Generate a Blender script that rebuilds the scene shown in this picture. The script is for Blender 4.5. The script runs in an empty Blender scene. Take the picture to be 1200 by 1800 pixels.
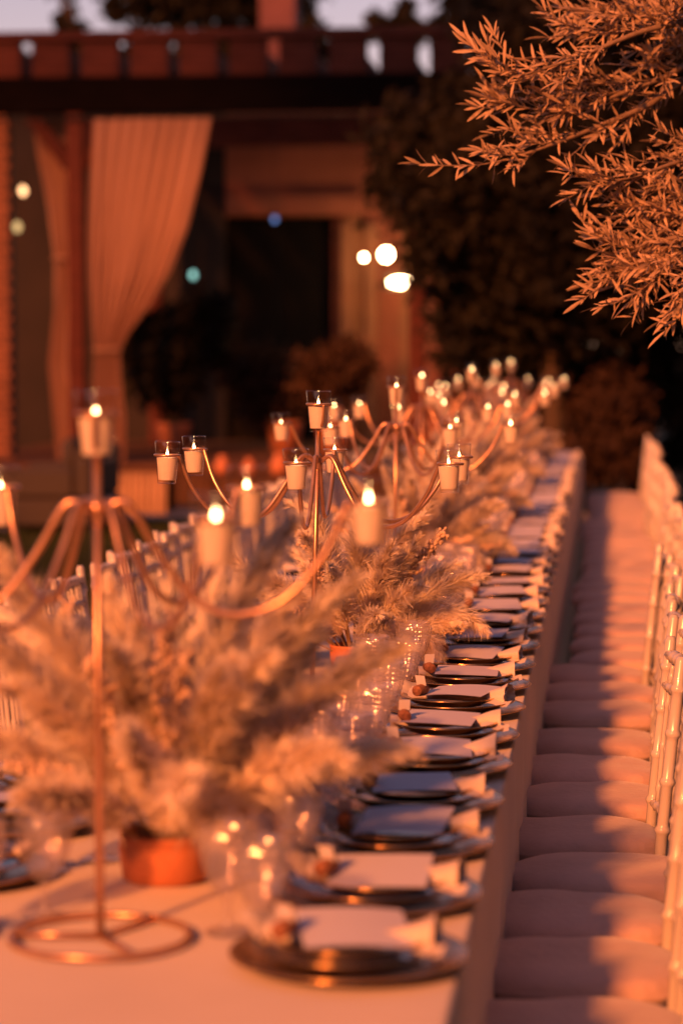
import bpy, math, random
import numpy as np
from mathutils import Vector, Matrix, noise as mnoise

random.seed(7)
R = math.radians
sc = bpy.context.scene
COL = sc.collection

# ------------------------------------------------------------------ camera, sky, sun, exposure
cam_d = bpy.data.cameras.new('camera')
cam = bpy.data.objects.new('camera', cam_d)
COL.objects.link(cam)
cam.location = (0, 0, 1.61)
cam.rotation_euler = (R(90 - 4.04), 0, R(6.32))
cam_d.sensor_fit = 'VERTICAL'
cam_d.sensor_height = 36
cam_d.sensor_width = 24
cam_d.lens = 85
cam_d.clip_end = 600
cam_d.dof.use_dof = True
cam_d.dof.focus_distance = 5.75
cam_d.dof.aperture_fstop = 2.2
sc.camera = cam

SUN_V = Vector((.343, .939, -.445)).normalized()       # direction the light travels
world = bpy.data.worlds.new('World')
sc.world = world
world.use_nodes = True
wn = world.node_tree.nodes
wl = world.node_tree.links
wn.clear()
sky_n = wn.new('ShaderNodeTexSky')
sky_n.sky_type = 'NISHITA'
sky_n.sun_disc = False
sky_n.sun_elevation = math.asin(-SUN_V.z)
sky_n.sun_rotation = math.atan2(-SUN_V.x, -SUN_V.y)
sky_n.air_density = 1.0
sky_n.dust_density = .4
tint = wn.new('ShaderNodeMix')
tint.data_type = 'RGBA'
tint.blend_type = 'MULTIPLY'
tint.inputs[0].default_value = 1.0
tint.inputs[7].default_value = (1.0, .57, .55, 1)       # dusty pink dusk air
bgn = wn.new('ShaderNodeBackground')
bgn.inputs['Strength'].default_value = .105
wout = wn.new('ShaderNodeOutputWorld')
wl.new(sky_n.outputs[0], tint.inputs[6])
wl.new(tint.outputs[2], bgn.inputs['Color'])
wl.new(bgn.outputs[0], wout.inputs[0])

sun_d = bpy.data.lights.new('sun', 'SUN')
sun_d.energy = 5.0
sun_d.color = (1.0, .265, .060)
sun_d.angle = R(4)
sun = bpy.data.objects.new('sun', sun_d)
sun.rotation_euler = SUN_V.to_track_quat('-Z', 'Y').to_euler()
COL.objects.link(sun)

sc.view_settings.view_transform = 'Standard'
sc.view_settings.look = 'None'
sc.view_settings.exposure = 0.4
sc.view_settings.gamma = 1.0
sc.render.engine = 'CYCLES'
sc.cycles.use_denoising = True
sc.cycles.max_bounces = 12
sc.cycles.diffuse_bounces = 5
sc.cycles.transmission_bounces = 10
sc.cycles.transparent_max_bounces = 24
sc.cycles.sample_clamp_indirect = 6
sc.cycles.caustics_reflective = False
sc.cycles.caustics_refractive = False

# ------------------------------------------------------------------ helpers
def nmat(name):
    m = bpy.data.materials.new(name)
    m.use_nodes = True
    n = m.node_tree.nodes
    return m, n, m.node_tree.links, n['Principled BSDF']

def coords(n, l, scale=(1, 1, 1), kind='Object'):
    tc = n.new('ShaderNodeTexCoord')
    mp = n.new('ShaderNodeMapping')
    mp.inputs['Scale'].default_value = scale
    l.new(tc.outputs[kind], mp.inputs[0])
    return mp.outputs[0]

def simple(name, col, rough=.6, metal=0., vary=.25, vscale=14., bump=0., bscale=60., spec=.5,
           trans=0., sub=0., sheen=0., stretch=(1, 1, 1), perobj=0., col2=None, coat=0.):
    """Principled material whose colour drifts with noise (and from object to object), with a fine bump."""
    m, n, l, b = nmat(name)
    v = coords(n, l, stretch)
    tx = n.new('ShaderNodeTexNoise')
    tx.inputs['Scale'].default_value = vscale
    tx.inputs['Detail'].default_value = 5
    l.new(v, tx.inputs['Vector'])
    rp = n.new('ShaderNodeValToRGB')
    c2 = col2 if col2 else tuple(max(0, c * (1 - vary)) for c in col)
    rp.color_ramp.elements[0].position = .3
    rp.color_ramp.elements[1].position = .7
    rp.color_ramp.elements[0].color = (*c2, 1)
    rp.color_ramp.elements[1].color = (*[min(1, c * (1 + vary * .4)) for c in col], 1)
    l.new(tx.outputs['Fac'], rp.inputs[0])
    out = rp.outputs[0]
    if perobj:
        oi = n.new('ShaderNodeObjectInfo')
        hs = n.new('ShaderNodeHueSaturation')
        mr = n.new('ShaderNodeMapRange')
        mr.inputs[3].default_value = 1 - perobj
        mr.inputs[4].default_value = 1 + perobj
        l.new(oi.outputs['Random'], mr.inputs[0])
        l.new(mr.outputs[0], hs.inputs['Value'])
        l.new(out, hs.inputs['Color'])
        out = hs.outputs[0]
    l.new(out, b.inputs['Base Color'])
    b.inputs['Roughness'].default_value = rough
    b.inputs['Metallic'].default_value = metal
    b.inputs['Specular IOR Level'].default_value = spec
    b.inputs['Transmission Weight'].default_value = trans
    b.inputs['Subsurface Weight'].default_value = sub
    b.inputs['Sheen Weight'].default_value = sheen
    b.inputs['Coat Weight'].default_value = coat
    if sub:
        b.inputs['Subsurface Radius'].default_value = (.02, .01, .006)
    if bump:
        t2 = n.new('ShaderNodeTexNoise')
        t2.inputs['Scale'].default_value = bscale
        t2.inputs['Detail'].default_value = 4
        l.new(v, t2.inputs['Vector'])
        bp = n.new('ShaderNodeBump')
        bp.inputs['Strength'].default_value = bump
        bp.inputs['Distance'].default_value = .01
        l.new(t2.outputs['Fac'], bp.inputs['Height'])
        l.new(bp.outputs[0], b.inputs['Normal'])
    return m

def thin(name, col, trans_col, fac, vary=.35, vscale=30., rough=.8, perobj=.12):
    """Leaf / plume / sheer cloth: diffuse mixed with translucent."""
    m = simple(name, col, rough=rough, vary=vary, vscale=vscale, perobj=perobj, spec=.25)
    n, l = m.node_tree.nodes, m.node_tree.links
    b, o = n['Principled BSDF'], n['Material Output']
    t = n.new('ShaderNodeBsdfTranslucent')
    t.inputs[0].default_value = (*trans_col, 1)
    mx = n.new('ShaderNodeMixShader')
    mx.inputs[0].default_value = fac
    l.new(b.outputs[0], mx.inputs[1])
    l.new(t.outputs[0], mx.inputs[2])
    l.new(mx.outputs[0], o.inputs[0])
    return m

def clear_glass(name, tintc=(.95, .95, .95), base=.06, edge=.75, rough=.03, milk=0.):
    """Thin-walled glass: clear straight through, mirror-like towards its grazing edges."""
    m, n, l, b = nmat(name)
    n.remove(b)
    lw = n.new('ShaderNodeLayerWeight')
    lw.inputs[0].default_value = .5
    pw = n.new('ShaderNodeMath')
    pw.operation = 'POWER'
    pw.inputs[1].default_value = 4.5
    l.new(lw.outputs['Facing'], pw.inputs[0])
    mr = n.new('ShaderNodeMapRange')
    mr.inputs[3].default_value = base
    mr.inputs[4].default_value = edge
    l.new(pw.outputs[0], mr.inputs[0])
    tr = n.new('ShaderNodeBsdfTransparent')
    tr.inputs[0].default_value = (*tintc, 1)
    gl = n.new('ShaderNodeBsdfGlossy')
    gl.inputs['Roughness'].default_value = rough
    gl.inputs['Color'].default_value = (.95, .93, .9, 1)
    mx = n.new('ShaderNodeMixShader')
    l.new(mr.outputs[0], mx.inputs[0])
    l.new(tr.outputs[0], mx.inputs[1])
    l.new(gl.outputs[0], mx.inputs[2])
    last = mx
    if milk:
        df = n.new('ShaderNodeBsdfDiffuse')
        df.inputs[0].default_value = (.85, .8, .8, 1)
        m2 = n.new('ShaderNodeMixShader')
        m2.inputs[0].default_value = milk
        l.new(mx.outputs[0], m2.inputs[1])
        l.new(df.outputs[0], m2.inputs[2])
        last = m2
    l.new(last.outputs[0], n['Material Output'].inputs[0])
    return m

def emit(name, col, strength):
    m, n, l, b = nmat(name)
    n.remove(b)
    e = n.new('ShaderNodeEmission')
    e.inputs[0].default_value = (*col, 1)
    e.inputs[1].default_value = strength
    l.new(e.outputs[0], n['Material Output'].inputs[0])
    return m

class MB:
    """collects shapes, builds ONE mesh"""
    def __init__(s):
        s.v = []
        s.f = []
    def add(s, vs, fs):
        o = len(s.v)
        s.v.extend([tuple(p) for p in vs])
        s.f.extend([tuple(i + o for i in f) for f in fs])
    def box(s, lo, hi, M=None, bev=0.):
        (a, b, c), (d, e, g) = lo, hi
        if bev:
            k = bev
            vs = []
            for z, q in ((c, k), (c + k, 0), (g - k, 0), (g, k)):
                vs += [(a + q + k * (q == 0), b + q, z), (d - q - k * (q == 0), b + q, z), (d - q, b + q + k * (q == 0), z), (d - q, e - q - k * (q == 0), z),
                       (d - q - k * (q == 0), e - q, z), (a + q + k * (q == 0), e - q, z), (a + q, e - q - k * (q == 0), z), (a + q, b + q + k * (q == 0), z)]
            fs = [tuple(range(7, -1, -1)), tuple(range(24, 32))]
            for j in range(3):
                for i in range(8):
                    i2 = (i + 1) % 8
                    fs.append((j * 8 + i, j * 8 + i2, j * 8 + 8 + i2, j * 8 + 8 + i))
        else:
            vs = [(a, b, c), (d, b, c), (d, e, c), (a, e, c), (a, b, g), (d, b, g), (d, e, g), (a, e, g)]
            fs = [(3, 2, 1, 0), (4, 5, 6, 7), (0, 1, 5, 4), (1, 2, 6, 5), (2, 3, 7, 6), (3, 0, 4, 7)]
        if M is not None:
            vs = [M @ Vector(p) for p in vs]
        s.add(vs, fs)
    def tube(s, pts, rad, sides=8, cap=True, flat=1.0):
        pts = [Vector(p) for p in pts]
        if not hasattr(rad, '__len__'):
            rad = [rad] * len(pts)
        up = Vector((0, 0, 1))
        t0 = (pts[1] - pts[0]).normalized()
        if abs(t0.dot(up)) > .95:
            up = Vector((1, 0, 0))
        nrm = (up - t0 * up.dot(t0)).normalized()
        vs, fs = [], []
        for i, p in enumerate(pts):
            t = (pts[min(i + 1, len(pts) - 1)] - pts[max(i - 1, 0)]).normalized()
            nrm = (nrm - t * nrm.dot(t)).normalized()
            bn = t.cross(nrm)
            for k in range(sides):
                a = 2 * math.pi * k / sides
                vs.append(p + (nrm * math.cos(a) * flat + bn * math.sin(a)) * rad[i])
        for i in range(len(pts) - 1):
            for k in range(sides):
                k2 = (k + 1) % sides
                fs.append((i * sides + k, i * sides + k2, (i + 1) * sides + k2, (i + 1) * sides + k))
        if cap:
            fs.append(tuple(range(sides - 1, -1, -1)))
            fs.append(tuple(range((len(pts) - 1) * sides, len(pts) * sides)))
        s.add(vs, fs)
    def ring(s, c, r, minor, seg=28, sides=6, M=None):
        vs, fs = [], []
        for i in range(seg):
            a = 2 * math.pi * i / seg
            for k in range(sides):
                b = 2 * math.pi * k / sides
                rr = r + minor * math.cos(b)
                p = Vector((c[0] + rr * math.cos(a), c[1] + rr * math.sin(a), c[2] + minor * math.sin(b)))
                vs.append(M @ p if M is not None else p)
        for i in range(seg):
            for k in range(sides):
                i2, k2 = (i + 1) % seg, (k + 1) % sides
                fs.append((i * sides + k, i2 * sides + k, i2 * sides + k2, i * sides + k2))
        s.add(vs, fs)
    def lathe(s, prof, seg=32, c=(0, 0, 0), fn=None):
        vs, fs = [], []
        for j, (r, z) in enumerate(prof):
            for i in range(seg):
                a = 2 * math.pi * i / seg
                rr = max(r, 1e-4)
                if fn:
                    rr = fn(rr, z, a, j)
                vs.append((c[0] + rr * math.cos(a), c[1] + rr * math.sin(a), c[2] + z))
        for j in range(len(prof) - 1):
            for i in range(seg):
                i2 = (i + 1) % seg
                fs.append((j * seg + i, j * seg + i2, (j + 1) * seg + i2, (j + 1) * seg + i))
        s.add(vs, fs)
    def blob(s, c, r, sq=(1, 1, 1), seg=6, rng=4):
        vs, fs = [], []
        for j in range(rng + 1):
            ph = math.pi * j / rng
            for i in range(seg):
                a = 2 * math.pi * (i + .5 * (j % 2)) / seg
                vs.append((c[0] + r * sq[0] * math.sin(ph) * math.cos(a), c[1] + r * sq[1] * math.sin(ph) * math.sin(a), c[2] + r * sq[2] * math.cos(ph)))
        for j in range(rng):
            for i in range(seg):
                i2 = (i + 1) % seg
                fs.append((j * seg + i, (j + 1) * seg + i, (j + 1) * seg + i2, j * seg + i2))
        s.add(vs, fs)
    def grid(s, P, nu, nv):
        """P(i,j)->point"""
        vs = [P(i, j) for i in range(nu) for j in range(nv)]
        fs = [(i * nv + j, (i + 1) * nv + j, (i + 1) * nv + j + 1, i * nv + j + 1) for i in range(nu - 1) for j in range(nv - 1)]
        s.add(vs, fs)
    def mesh(s, name, mat, smooth=True):
        me = bpy.data.meshes.new(name)
        me.from_pydata(s.v, [], s.f)
        if smooth:
            me.polygons.foreach_set('use_smooth', [True] * len(me.polygons))
        me.materials.append(mat)
        me.update()
        return me
    def build(s, name, mat, parent=None, smooth=True, loc=None):
        return link(name, s.mesh(name, mat, smooth), parent, loc)

def link(name, me, parent=None, loc=None, rot=None, scale=None):
    o = bpy.data.objects.new(name, me)
    COL.objects.link(o)
    if parent:
        o.parent = parent
    if loc is not None:
        o.location = loc
    if rot is not None:
        o.rotation_euler = rot
    if scale is not None:
        o.scale = scale
    return o

def np_mesh(name, V, F, mat, smooth=False):
    """V (n,3), F (m,k) arrays"""
    V = np.asarray(V, np.float32)
    F = np.asarray(F, np.int32)
    me = bpy.data.meshes.new(name)
    k = F.shape[1]
    me.vertices.add(len(V))
    me.vertices.foreach_set('co', V.ravel())
    me.loops.add(F.size)
    me.loops.foreach_set('vertex_index', F.ravel())
    me.polygons.add(len(F))
    me.polygons.foreach_set('loop_start', np.arange(0, F.size, k, dtype=np.int32))
    me.polygons.foreach_set('loop_total', np.full(len(F), k, np.int32))
    if smooth:
        me.polygons.foreach_set('use_smooth', np.ones(len(F), bool))
    me.materials.append(mat)
    me.update(calc_edges=True)
    me.validate()
    return me

def tag(o, label=None, cat=None, group=None, kind=None):
    if label: o['label'] = label
    if cat: o['category'] = cat
    if group: o['group'] = group
    if kind: o['kind'] = kind
    return o

def thing(name, label, cat, loc=(0, 0, 0), rz=0, group=None):
    o = bpy.data.objects.new(name, None)
    COL.objects.link(o)
    o.empty_display_size = .05
    o.location = loc
    o.rotation_euler = (0, 0, rz)
    return tag(o, label, cat, group)

KIDS = {}
def copy_tree(o, parent=None):
    c = o.copy()
    COL.objects.link(c)
    c.parent = parent
    if o.name not in KIDS:
        KIDS[o.name] = [k for k in o.children]
    for ch in KIDS[o.name]:
        copy_tree(ch, c)
    return c

def take(proto, used, loc, rz=0, label=None):
    """first call places the prototype itself, later calls copies of it"""
    if proto.name in used:
        o = copy_tree(proto)
    else:
        used.add(proto.name)
        KIDS[proto.name] = list(proto.children)
        for ch in proto.children:
            KIDS[ch.name] = list(ch.children)
        o = proto
    o.location = loc
    o.rotation_euler = (0, 0, rz)
    if label:
        o['label'] = label
    return o

_ones = ['', 'first', 'second', 'third', 'fourth', 'fifth', 'sixth', 'seventh', 'eighth', 'ninth', 'tenth', 'eleventh', 'twelfth', 'thirteenth',
         'fourteenth', 'fifteenth', 'sixteenth', 'seventeenth', 'eighteenth', 'nineteenth']
def nth(n):
    if n < 20: return _ones[n]
    t, u = divmod(n, 10)
    return {2: 'twentieth', 3: 'thirtieth', 4: 'fortieth'}[t] if u == 0 else {2: 'twenty-', 3: 'thirty-', 4: 'forty-'}[t] + _ones[u]

def catmull(P, n):
    P = [Vector(p) for p in P]
    out = []
    for i in range(len(P) - 1):
        a, b, c, d = P[max(i - 1, 0)], P[i], P[i + 1], P[min(i + 2, len(P) - 1)]
        for k in range(n):
            t = k / n
            out.append(.5 * ((2 * b) + (c - a) * t + (2 * a - 5 * b + 4 * c - d) * t * t + (3 * b - a - 3 * c + d) * t ** 3))
    out.append(P[-1])
    return out

# ------------------------------------------------------------------ materials
M_grass = simple('lawn', (.045, .05, .016), .95, vary=.6, vscale=1.5, bump=.6, bscale=40)
M_blade = thin('grass_blade', (.05, .06, .016), (.05, .06, .01), .3)
M_path = simple('path_stone', (.30, .25, .23), .9, vary=.3, vscale=3, bump=.3)
M_cloth = simple('table_linen', (.74, .63, .56), .85, vary=.06, vscale=4, bump=.12, bscale=420, sheen=.2, spec=.2)
M_darkwood = simple('near_black_wood', (.006, .003, .0025), .9, spec=.05, vary=.4, vscale=3, bump=.3, stretch=(1, 8, 8))  # near-black, much darker than the other pergola timber
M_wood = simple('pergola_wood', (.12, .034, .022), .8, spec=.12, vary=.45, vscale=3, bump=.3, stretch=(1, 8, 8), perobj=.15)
M_deckw = simple('deck_wood', (.11, .05, .028), .75, spec=.15, vary=.35, vscale=5, bump=.3, stretch=(6, 6, 1), perobj=.15)
M_ttop = simple('table_wood', (.25, .15, .08), .6, vary=.3, vscale=5)
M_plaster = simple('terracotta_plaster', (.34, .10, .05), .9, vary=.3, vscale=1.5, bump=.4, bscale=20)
M_pillar = simple('ochre_plaster', (.30, .12, .055), .9, vary=.25, vscale=2, bump=.4, bscale=20)
M_chim = simple('plum_plaster', (.16, .06, .06), .9, vary=.2, vscale=2)
M_brick = simple('brick', (.22, .085, .045), .9, vary=.3, vscale=10, bump=.4, perobj=.2)
M_mortar = simple('mortar', (.22, .14, .1), .95)
M_dark = simple('dark_door', (.006, .004, .003), .8, spec=.1)
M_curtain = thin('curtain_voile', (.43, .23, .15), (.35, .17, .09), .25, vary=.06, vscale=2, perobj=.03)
M_chair = simple('chair_resin', (.80, .72, .66), .22, vary=.05, vscale=6, trans=.25, coat=.3)
M_clear = simple('chair_clear_resin', (.86, .80, .80), .14, vary=.05, vscale=6, trans=.35, coat=.3)
M_cush = simple('cushion_fabric', (.60, .42, .375), .9, vary=.14, vscale=9, bump=.35, bscale=60, sheen=.3, perobj=.05, spec=.2)
M_copper = simple('copper_paint', (.74, .42, .26), .30, metal=.75, vary=.2, vscale=30)
M_glass = clear_glass('votive_glass', (.995, .99, .985), .045, .9)
M_goblet = clear_glass('embossed_glass', (.97, .95, .96), .14, .9, .10, .07)
M_wax = thin('candle_wax', (.96, .86, .74), (.95, .75, .55), .3, vary=.04, rough=.5, perobj=.02)
M_wick = simple('wick', (.02, .015, .01), .9)
M_flame = emit('candle_flame', (1.0, .56, .23), 24)
M_charger = simple('bronze_charger', (.52, .31, .16), .20, metal=.8, vary=.2, vscale=20)
M_plate = simple('bronze_glaze', (.17, .10, .07), .18, metal=.25, vary=.25, vscale=25, coat=.4)
M_rim = simple('gold_rim', (.75, .48, .22), .22, metal=1., vary=.1)
M_napkin = simple('napkin_linen', (.72, .62, .55), .85, vary=.06, vscale=12, bump=.2, bscale=300, spec=.2)
M_paper = simple('menu_paper', (.66, .64, .74), .8, vary=.02, vscale=8, spec=.2)
M_cork = simple('cork', (.32, .13, .07), .85, vary=.5, vscale=160, bump=.4, bscale=200)
M_plume = thin('pampas_plume', (.97, .84, .72), (.97, .82, .68), .16, vary=.22, vscale=25, perobj=.14)
M_knob = simple('dried_seed_head', (.76, .54, .38), .9, vary=.4, vscale=40, perobj=.12)
M_stem = simple('dry_stem', (.42, .28, .15), .8)
M_pot = simple('terracotta_pot', (.58, .20, .09), .75, vary=.15, vscale=25, bump=.2)
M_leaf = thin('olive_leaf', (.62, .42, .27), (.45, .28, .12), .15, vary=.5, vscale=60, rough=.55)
M_twig = simple('twig_bark', (.26, .17, .11), .8, vary=.3, vscale=60)
M_bark = simple('bark', (.09, .055, .035), .9, vary=.5, vscale=12, bump=.6)
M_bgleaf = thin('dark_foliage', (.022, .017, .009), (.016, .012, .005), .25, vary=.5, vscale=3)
M_shrub = thin('dry_shrub_leaf', (.085, .042, .024), (.06, .03, .01), .25, vary=.5, vscale=5)
M_sofa = simple('sofa_weave', (.05, .035, .03), .8, vary=.3, vscale=60, bump=.4)
M_sofac = simple('sofa_cushion', (.22, .13, .10), .9, vary=.15, vscale=8)
M_metal = simple('dark_metal', (.03, .025, .02), .5, metal=.6)
M_bulb = emit('warm_bulb', (1.0, .62, .32), 60)
M_bulb2 = emit('string_bulb', (1.0, .50, .22), 3.5)
M_cyan = emit('cyan_indicator', (.45, .95, .85), 1.2)
M_blue = emit('blue_indicator', (.20, .32, .75), 1.0)

# ------------------------------------------------------------------ ground
g = MB()
g.grid(lambda i, j: (-150 + i * 10, -60 + j * 10, .05 * math.sin(i * 2.3) * (j > 12)), 31, 40)
tag(g.build('ground', M_grass), kind='structure')
g = MB()
g.grid(lambda i, j: (-12 + i * 1.0, 21.4 + j * .7 + .1 * math.sin(i), .006), 14, 3)
tag(g.build('path', M_path), kind='structure')

rng = np.random.default_rng(3)
def grass(x0, x1, y0, y1, n):
    X = rng.uniform(x0, x1, n); Y = rng.uniform(y0, y1, n)
    h = rng.uniform(.03, .075, n); a = rng.uniform(0, 6.28, n)
    w = .006
    B = np.stack([X, Y, np.zeros(n)], 1)
    d = np.stack([np.cos(a), np.sin(a), np.zeros(n)], 1)
    lean = rng.normal(0, .022, (n, 3)); lean[:, 2] = h
    V = np.concatenate([B - d * w, B + d * w, B + lean])
    F = np.stack([np.arange(n), np.arange(n) + n, np.arange(n) + 2 * n], 1)
    return V, F
Va, Fa = grass(-8, -1.7, 8, 21.3, 60000)
Vb, Fb = grass(.4, 3, 4, 21, 16000)
tag(link('grass', np_mesh('grass', np.concatenate([Va, Vb]), np.concatenate([Fa, Fb + len(Va)]), M_blade)),
    'short dark lawn grass around the long table', 'grass', kind='stuff')

# ------------------------------------------------------------------ table and cloth
TX0, TX1, TY0, TY1, TZ = -1.21, -.203, 1.7, 18.1, .75
TC = (TX0 + TX1) / 2
t = thing('long_table', 'long banquet table hidden under the pale cloth, receding to the trees', 'table', (TC, TY0, 0))
m = MB(); m.box((-.48, .03, TZ - .045), (.48, TY1 - TY0 - .03, TZ - .012)); m.build('tabletop', M_ttop, t, False)
for k in range(8):
    for s in (-1, 1):
        m = MB(); m.tube([(s * .42, .25 + k * 2.25, 0), (s * .42, .25 + k * 2.25, TZ - .045)], .025, 8); m.build('leg', M_ttop, t)

def cloth():
    ny = 900
    prof = []      # (x, z, skirt depth 0..1)
    for q in range(9):
        f = 1 - q / 8
        prof.append((TX0 - .006, .03 + (TZ - .03 - .012) * (1 - f), f))
    for a in (30, 60):
        prof.append((TX0 - .006 + .008 * (1 - math.cos(R(a))), TZ - .012 + .012 * math.sin(R(a)), 0))
    for q in range(15):
        prof.append((TX0 + .002 + (TX1 - TX0 - .004) * q / 14, TZ, -1))
    for a in (60, 30):
        prof.append((TX1 + .006 - .008 * (1 - math.cos(R(a))), TZ - .012 + .012 * math.sin(R(a)), 0))
    for q in range(9):
        f = q / 8
        prof.append((TX1 + .006, TZ - .012 - (TZ - .042) * f, f))
    npf = len(prof)
    V = np.zeros((ny, npf, 3))
    for i in range(ny):
        y = TY0 + (TY1 - TY0) * i / (ny - 1)
        n1 = mnoise.noise((y * 1.3, 0, 0)); n2 = mnoise.noise((y * 4.1, 7, 0))
        for j, (x, z, f) in enumerate(prof):
            if f < 0:
                x += .006 * mnoise.noise((y * 1.7, 3 if x > TC else 9, 0)) * abs(x - TC) / .5
                cr = min(abs(x - TC), abs((y * .55) % 1 - .5) * 1.8)
                zz = TZ + .0022 * math.exp(-(cr / .006) ** 2) + .0025 * mnoise.noise((x * 5, y * 3, 2)) + .0014 * mnoise.noise((x * 15, y * 2.2, 5))
                V[i, j] = (x, y, zz)
            else:
                sgn = -1 if x < TC else 1
                pl = (.5 + .5 * math.sin(y * 26 + 2.5 * n1 + sgn)) * .014 + (.5 + .5 * math.sin(y * 57 + 3 * n2)) * .004
                V[i, j] = (x + sgn * (pl * f ** .8 * .55), y + .012 * n2 * f, z)
    idx = np.arange(ny * npf).reshape(ny, npf)
    F = np.stack([idx[:-1, :-1], idx[1:, :-1], idx[1:, 1:], idx[:-1, 1:]], -1).reshape(-1, 4)
    return np_mesh('tablecloth', V.reshape(-1, 3), F, M_cloth, True)
tag(link('tablecloth', cloth()), 'pale linen tablecloth with pleated skirt hanging over the long table', 'tablecloth')

# ------------------------------------------------------------------ chairs
def outline(a, w, d):
    """rounded seat outline: front (+x) corners rounder"""
    c, s = math.cos(a), math.sin(a)
    p = 2.5 if c > 0 else 4.0
    r = (abs(c) ** p + abs(s) ** p) ** (-1 / p)
    return r * c * d, r * s * w

def cushion_mesh(seed):
    m = MB()
    seg = 44
    prof = [(0, .0), (.84, .0), (.93, .005), (.975, .014), (.99, .024), (1.006, .029), (.99, .034), (.985, .046), (.955, .059), (.90, .069), (.80, .076), (.6, .081), (.35, .084), (.0, .085)]
    vs, fs = [], []
    for (q, z) in prof:
        for i in range(seg):
            a = 2 * math.pi * i / seg
            x, y = outline(a, .165, .208)
            nz = mnoise.noise((x * q * 8 + seed * 5, y * q * 8, seed)) * .007 * (z > .03)
            wob = 1 + .02 * mnoise.noise((math.cos(a) * 2.5, math.sin(a) * 2.5, seed * 3.3))
            vs.append((x * q * wob, y * q * wob, z * .76 + nz * (1 if q < .97 else .3)))
    for j in range(len(prof) - 1):
        for i in range(seg):
            i2 = (i + 1) % seg
            fs.append((j * seg + i, j * seg + i2, (j + 1) * seg + i2, (j + 1) * seg + i))
    m.add(vs, fs)
    return m.mesh('seat_cushion', M_cush)
CUSH = [cushion_mesh(k) for k in range(4)]

def bamboo(pts, r, knobs, sides=10):
    """turned rod with knuckles at the given fractions"""
    P = catmull(pts, 1) if len(pts) < 3 else catmull(pts, 8)
    L = [0]
    for a, b in zip(P, P[1:]): L.append(L[-1] + (b - a).length)
    tot = L[-1]
    st = sorted(set([0, 1] + [min(1, max(0, k + d / tot)) for k in knobs for d in (-.011, -.006, 0, .006, .011)] + [i / 10 for i in range(11)]))
    out, rad = [], []
    for f in st:
        s = f * tot
        i = max(k for k in range(len(L)) if L[k] <= s + 1e-9)
        i = min(i, len(P) - 2)
        u = (s - L[i]) / max(1e-9, L[i + 1] - L[i])
        out.append(P[i].lerp(P[i + 1], u))
        dk = min([abs(f - k) * tot for k in knobs] + [9])
        rad.append(r * (1.38 if dk < .002 else 1.22 if dk < .0075 else 1.0))
    return out, rad

def make_chair(mat, cushion):
    t = thing('dining_chair', 'x', 'chair')
    W, D, H = .188, .195, .435
    m = MB()
    seg = 40
    vs, fs = [], []
    for (q, z) in ((0, H - .03), (.94, H - .03), (.97, H - .026), (.97, H - .004), (.94, H), (0, H)):
        for i in range(seg):
            x, y = outline(2 * math.pi * i / seg, .160, .20)
            vs.append((x * q, y * q, z))
    for j in range(5):
        for i in range(seg):
            i2 = (i + 1) % seg
            fs.append((j * seg + i, j * seg + i2, (j + 1) * seg + i2, (j + 1) * seg + i))
    m.add(vs, fs); m.build('seat', mat, t)
    for s in (-1, 1):
        m = MB(); p, r = bamboo([(D - .03, s * (W - .03), H - .03), (D - .02, s * (W - .025), 0)], .0135, (.12, .4, .7)); m.tube(p, r, 10); m.build('front_leg', mat, t)
        m = MB(); p, r = bamboo([(-D - .03, s * (W - .005), 0), (-D + .005, s * (W - .008), .3), (-D + .005, s * (W - .008), .5), (-D - .035, s * (W - .004), .905)], .0135, (.14, .3, .46, .58, .7, .82, .93)); p.append(p[-1] + Vector((-.001, 0, .010))); r.append(.009); m.tube(p, r, 10); m.build('back_post', mat, t)
    def bx(z): return -D + .005 - .04 * ((z - .5) / .4) ** 1.3 if z > .5 else -D + .005
    for z, r_ in ((.52, .010), (.80, .010), (.872, .0125)):
        m = MB(); p, r = bamboo([(bx(z), -(W - .01), z), (bx(z) - .018, 0, z + .004), (bx(z), W - .01, z)], r_, (.18, .34, .5, .66, .82), 8); m.tube(p, r, 8); m.build('back_rail', mat, t)
    for k in range(6):
        y = -.135 + k * .054
        off = -.018 * (1 - (y / W) ** 2)
        m = MB(); p, r = bamboo([(bx(.52) + off, y, .52), (bx(.7) + off, y, .7), (bx(.872) + off, y, .872)], .0068, (.12, .4, .68, .86), 7); m.tube(p, r, 7); m.build('spindle', mat, t)
    for z in (.14, .26):
        for s in (-1, 1):
            m = MB(); p, r = bamboo([(D - .025, s * (W - .027), z), (-D + .0, s * (W - .006), z)], .008, (.25, .5, .75), 7); m.tube(p, r, 7); m.build('stretcher', mat, t)
    m = MB(); p, r = bamboo([(D - .024, -(W - .027), .2), (D - .024, W - .027, .2)], .008, (.25, .5, .75), 7); m.tube(p, r, 7); m.build('stretcher', mat, t)
    cu = link('seat_cushion', CUSH[0], t, (.005, 0, H + .001))
    cu['label'] = 'beige fabric seat cushion'
    return t

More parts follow.
